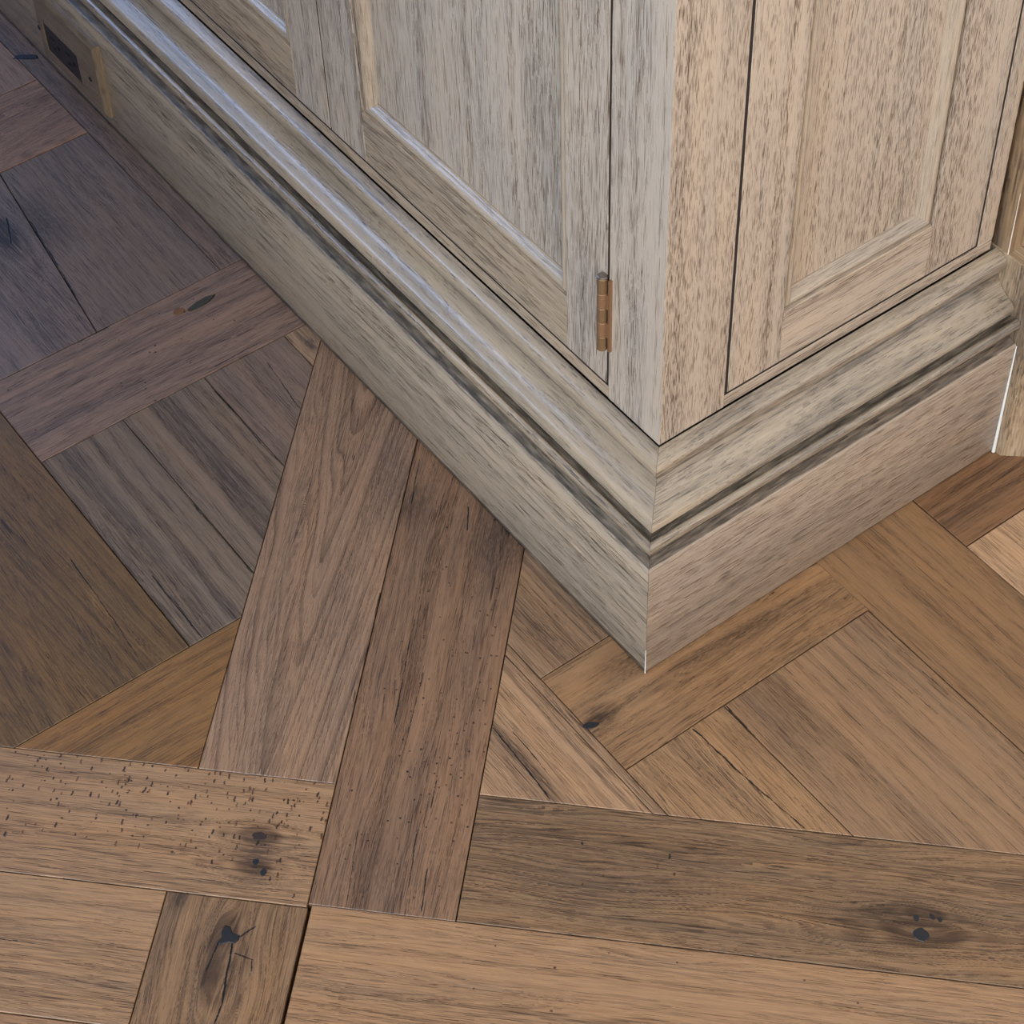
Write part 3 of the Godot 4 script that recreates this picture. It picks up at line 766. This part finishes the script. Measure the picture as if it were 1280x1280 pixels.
# ---------------------------------------------------------------- outlet
func build_outlet() -> void:
	var o := holder("power_outlet", self)
	tag(o, "oak outlet plate with a black rectangular socket, set low on the left plinth", "outlet")
	var st := oak({"base": Color8(128, 112, 92), "cs": 0.15, "cp": 0.8})
	var m := wood_job(0.19, 0.13, 0.0007, st, 401)
	# plate with a chamfered edge and a rectangular hole: four border strips and four sloping edges in one mesh
	var x0 := -1.072; var x1 := -0.9255; var y0 := 0.0245; var y1 := 0.121
	var f := 0.008; var e := 0.005
	var hx0 := -1.0555; var hx1 := -0.976; var hy0 := 0.0405; var hy1 := 0.081
	var b := MB.new()
	var z := 0.002
	var q := func(p: Vector3, r: Vector3, s: Vector3, t: Vector3, n: Vector3) -> void:
		var uv := func(k: Vector3) -> Vector2:
			if absf(n.x) > 0.4: return Vector2((k.y - y0) / 0.19, (k.z + 0.02 + k.x - x0) / 0.13)
			return Vector2((k.x - x0 + k.z) / 0.19, (k.y - y0 + k.z) / 0.13)
		b.quad(p, r, s, t, uv.call(p), uv.call(r), uv.call(s), uv.call(t), n)
	var ring := func(a: Rect2, za: float, c: Rect2, zc: float, outw: bool) -> void:
		var pa := [Vector3(a.position.x, a.position.y, za), Vector3(a.end.x, a.position.y, za), Vector3(a.end.x, a.end.y, za), Vector3(a.position.x, a.end.y, za)]
		var pc := [Vector3(c.position.x, c.position.y, zc), Vector3(c.end.x, c.position.y, zc), Vector3(c.end.x, c.end.y, zc), Vector3(c.position.x, c.end.y, zc)]
		var dirs := [Vector3.DOWN, Vector3.RIGHT, Vector3.UP, Vector3.LEFT]
		for i in 4:
			var k := (i + 1) % 4
			var u: Vector3 = (pa[k] - pa[i]).normalized()
			var wv: Vector3 = pc[i] - pa[i]
			wv -= u * wv.dot(u)
			var n: Vector3 = u.cross(wv).normalized()
			if absf(n.z) > 0.3:
				if n.z < 0.0: n = -n
			elif n.dot(dirs[i]) * (1.0 if outw else -1.0) < 0.0: n = -n
			q.call(pa[i], pa[k], pc[k], pc[i], n)
	var outer := Rect2(x0, y0, x1 - x0, y1 - y0)
	var inner := Rect2(x0 + e, y0 + e, x1 - x0 - 2 * e, y1 - y0 - 2 * e)
	var hole := Rect2(hx0, hy0, hx1 - hx0, hy1 - hy0)
	ring.call(outer, z, outer, z + f * 0.55, true)
	ring.call(outer, z + f * 0.55, inner, z + f, true)
	ring.call(inner, z + f, hole, z + f, true)
	ring.call(hole, z + f, hole, z + 0.0005, false)
	put("plate", b.mesh(), m, o)
	var blk := plain(Color8(26, 24, 25), 0.4)
	var dark := plain(Color8(8, 8, 9), 0.6)
	var body := put("socket", board(Vector3(1, 0, 0), Vector3(0, 1, 0), Vector3(0, 0, 1), Vector3(hx0 + 0.0012, hy0 + 0.0012, z + 0.0074), hx1 - hx0 - 0.0024, hy1 - hy0 - 0.0024, 0.0055, 0.001, false, 1, 1), blk, o)
	for k in 2:
		var cx := hx0 + 0.022 + k * 0.036
		var cy := (hy0 + hy1) * 0.5
		for s in [[-0.004, 0.0065, 0.009, 0.0022], [-0.004, -0.0065, 0.007, 0.0022], [0.0085, 0.0, 0.0045, 0.0045]]:
			var sl := put("slot", BoxMesh.new(), dark, body)
			sl.mesh.size = Vector3(s[2], s[3], 0.0006)
			sl.position = Vector3(cx + s[0], cy + s[1], z + 0.0075)
	for s in [Vector2(-1.0665, 0.0655), Vector2(-0.9495, 0.0655)]:
		var sc := put("screw", CylinderMesh.new(), dark, o)
		sc.mesh.top_radius = 0.0026; sc.mesh.bottom_radius = 0.003; sc.mesh.height = 0.0012; sc.mesh.radial_segments = 16
		sc.rotation.x = PI / 2
		sc.position = Vector3(s.x, s.y, z + f + 0.0003)

# ---------------------------------------------------------------- room
func wall(called: String, c: Vector3, s: Vector3, mat: Material, label: String) -> void:
	var b := BoxMesh.new()
	b.size = s
	var m := put(called, b, mat, self)
	m.position = c
	tag(m, label, "wall", "", "structure")

func area(called: String, at: Vector3, to: Vector3, size: Vector2, energy: float, col: Color) -> void:
	var l := AreaLight3D.new()
	l.name = called
	l.area_size = size
	l.light_color = col
	l.light_energy = energy
	l.area_range = 14.0
	l.shadow_enabled = true
	add_child(l)
	l.look_at_from_position(at, to, Vector3.UP if absf((to - at).normalized().y) < 0.95 else Vector3.RIGHT)

func opening_wall(called: String, win: String, label: String, wlabel: String, along_x: bool, at: float, a0: float, a1: float, w0: float, w1: float, ya: float, yb: float, plaster: Material) -> void:
	var n := holder(called, self)
	tag(n, label, "wall", "", "structure")
	for r in [[a0, w0, 0.0, 2.6], [w1, a1, 0.0, 2.6], [w0, w1, 0.0, ya], [w0, w1, yb, 2.6]]:
		var b := BoxMesh.new()
		b.size = Vector3(r[1] - r[0], r[3] - r[2], 0.12) if along_x else Vector3(0.12, r[3] - r[2], r[1] - r[0])
		var c := Vector3((r[0] + r[1]) * 0.5, (r[2] + r[3]) * 0.5, at) if along_x else Vector3(at, (r[2] + r[3]) * 0.5, (r[0] + r[1]) * 0.5)
		put("wall_section", b, plaster, n).position = c
	var w := holder(win, self)
	tag(w, wlabel, "window", "", "structure")
	var white := plain(Color8(225, 225, 222), 0.5)
	for r in [[w0, w0 + 0.05, ya, yb], [w1 - 0.05, w1, ya, yb], [w0 + 0.05, w1 - 0.05, ya, ya + 0.05], [w0 + 0.05, w1 - 0.05, yb - 0.05, yb]]:
		var b := BoxMesh.new()
		b.size = Vector3(r[1] - r[0], r[3] - r[2], 0.06) if along_x else Vector3(0.06, r[3] - r[2], r[1] - r[0])
		var c := Vector3((r[0] + r[1]) * 0.5, (r[2] + r[3]) * 0.5, at) if along_x else Vector3(at, (r[2] + r[3]) * 0.5, (r[0] + r[1]) * 0.5)
		put("window_frame", b, white, w).position = c

func build_room() -> void:
	var plaster := plain(Color8(200, 194, 186), 0.9)
	wall("wall_back", Vector3(-0.25, 1.3, -0.68), Vector3(5.9, 2.6, 0.12), plaster, "plain plaster wall behind the cabinet")
	opening_wall("wall_left", "window_1", "plaster wall with a tall window at the far left", "white framed window in the left wall", false, -3.14, -0.62, 2.6, -0.2, 0.8, 0.9, 2.25, plaster)
	opening_wall("wall_right", "window_2", "plaster wall with a wide window on the right", "white framed window in the right wall", false, 2.64, -0.62, 2.6, 0.1, 1.7, 0.8, 2.3, plaster)
	opening_wall("wall_front", "window_3", "plaster wall with a window facing the cabinet", "white framed window in the front wall", true, 2.66, -3.08, 2.58, 0.2, 1.7, 0.8, 2.3, plaster)
	opening_wall("added_wall", "window_4", "unseen brown wall added to shade the far left, with an added strip opening", "white framed opening added for blue highlights on the left mouldings", true, 1.06, -3.08, -0.06, -2.65, -1.1, 1.12, 1.6, plain(Color8(150, 130, 108), 0.8))  # unseen wall and opening, added to shade the far left and light the mouldings
	var ce := BoxMesh.new()
	ce.size = Vector3(5.9, 0.12, 3.5)
	var cm := put("ceiling", ce, plain(Color8(226, 222, 214), 0.9), self)
	cm.position = Vector3(-0.25, 2.66, 1.0)
	tag(cm, "plain white ceiling over the room", "ceiling", "", "structure")

func _ready() -> void:
	rng.seed = 42
	var cam := Camera3D.new()
	cam.name = "camera"
	cam.fov = 27.44
	cam.near = 0.02
	add_child(cam)
	cam.position = Vector3(0.81703, 1.5, 0.70188)
	cam.rotation_order = EULER_ORDER_YXZ
	cam.rotation = Vector3(-0.872182, 0.964083, -0.0424305)
	cam.current = true
	var we := WorldEnvironment.new()
	we.name = "environment"
	var env := Environment.new()
	env.background_mode = Environment.BG_SKY
	var sky := Sky.new()
	var sm := ProceduralSkyMaterial.new()
	sm.sky_top_color = Color(0.36, 0.52, 0.86)
	sm.sky_horizon_color = Color(0.72, 0.82, 0.95)
	sm.ground_bottom_color = Color(0.3, 0.3, 0.28)
	sm.ground_horizon_color = Color(0.6, 0.65, 0.68)
	sky.sky_material = sm
	env.sky = sky
	env.tonemap_mode = Environment.TONE_MAPPER_LINEAR
	env.tonemap_exposure = 1.0
	env.sdfgi_enabled = true
	env.ssao_enabled = true
	env.ssil_enabled = true
	we.environment = env
	add_child(we)
	# daylight: blue sky through the left window, warmer bright daylight through the right one
	area("daylight_left", Vector3(-3.06, 1.575, 0.3), Vector3(0, 0.9, 0.3), Vector2(0.95, 1.3), 1.4, Color(0.6, 0.76, 1.0))
	area("added_blue_light", Vector3(-1.875, 1.36, 0.98), Vector3(-1.875, 1.36, 0.0), Vector2(1.45, 0.4), 0.95, Color(0.62, 0.77, 1.0))  # added lamp, out of view, for blue highlights along the left mouldings
	area("daylight_right", Vector3(2.56, 1.55, 0.9), Vector3(0, 0.6, 0.6), Vector2(1.5, 1.45), 5.9, Color(1.0, 0.95, 0.9))
	area("daylight_front", Vector3(0.95, 1.55, 2.58), Vector3(0.6, 0.6, 0.0), Vector2(1.45, 1.45), 8.6, Color(0.87, 0.94, 1.0))
	make_noise()
	build_room()
	build_floor()
	build_plinth()
	build_cabinet()
	build_casing()
	build_outlet()
	var t0 := Time.get_ticks_msec()
	finish_textures()
	print("textures ", jobs.size(), " in ", Time.get_ticks_msec() - t0, " ms")
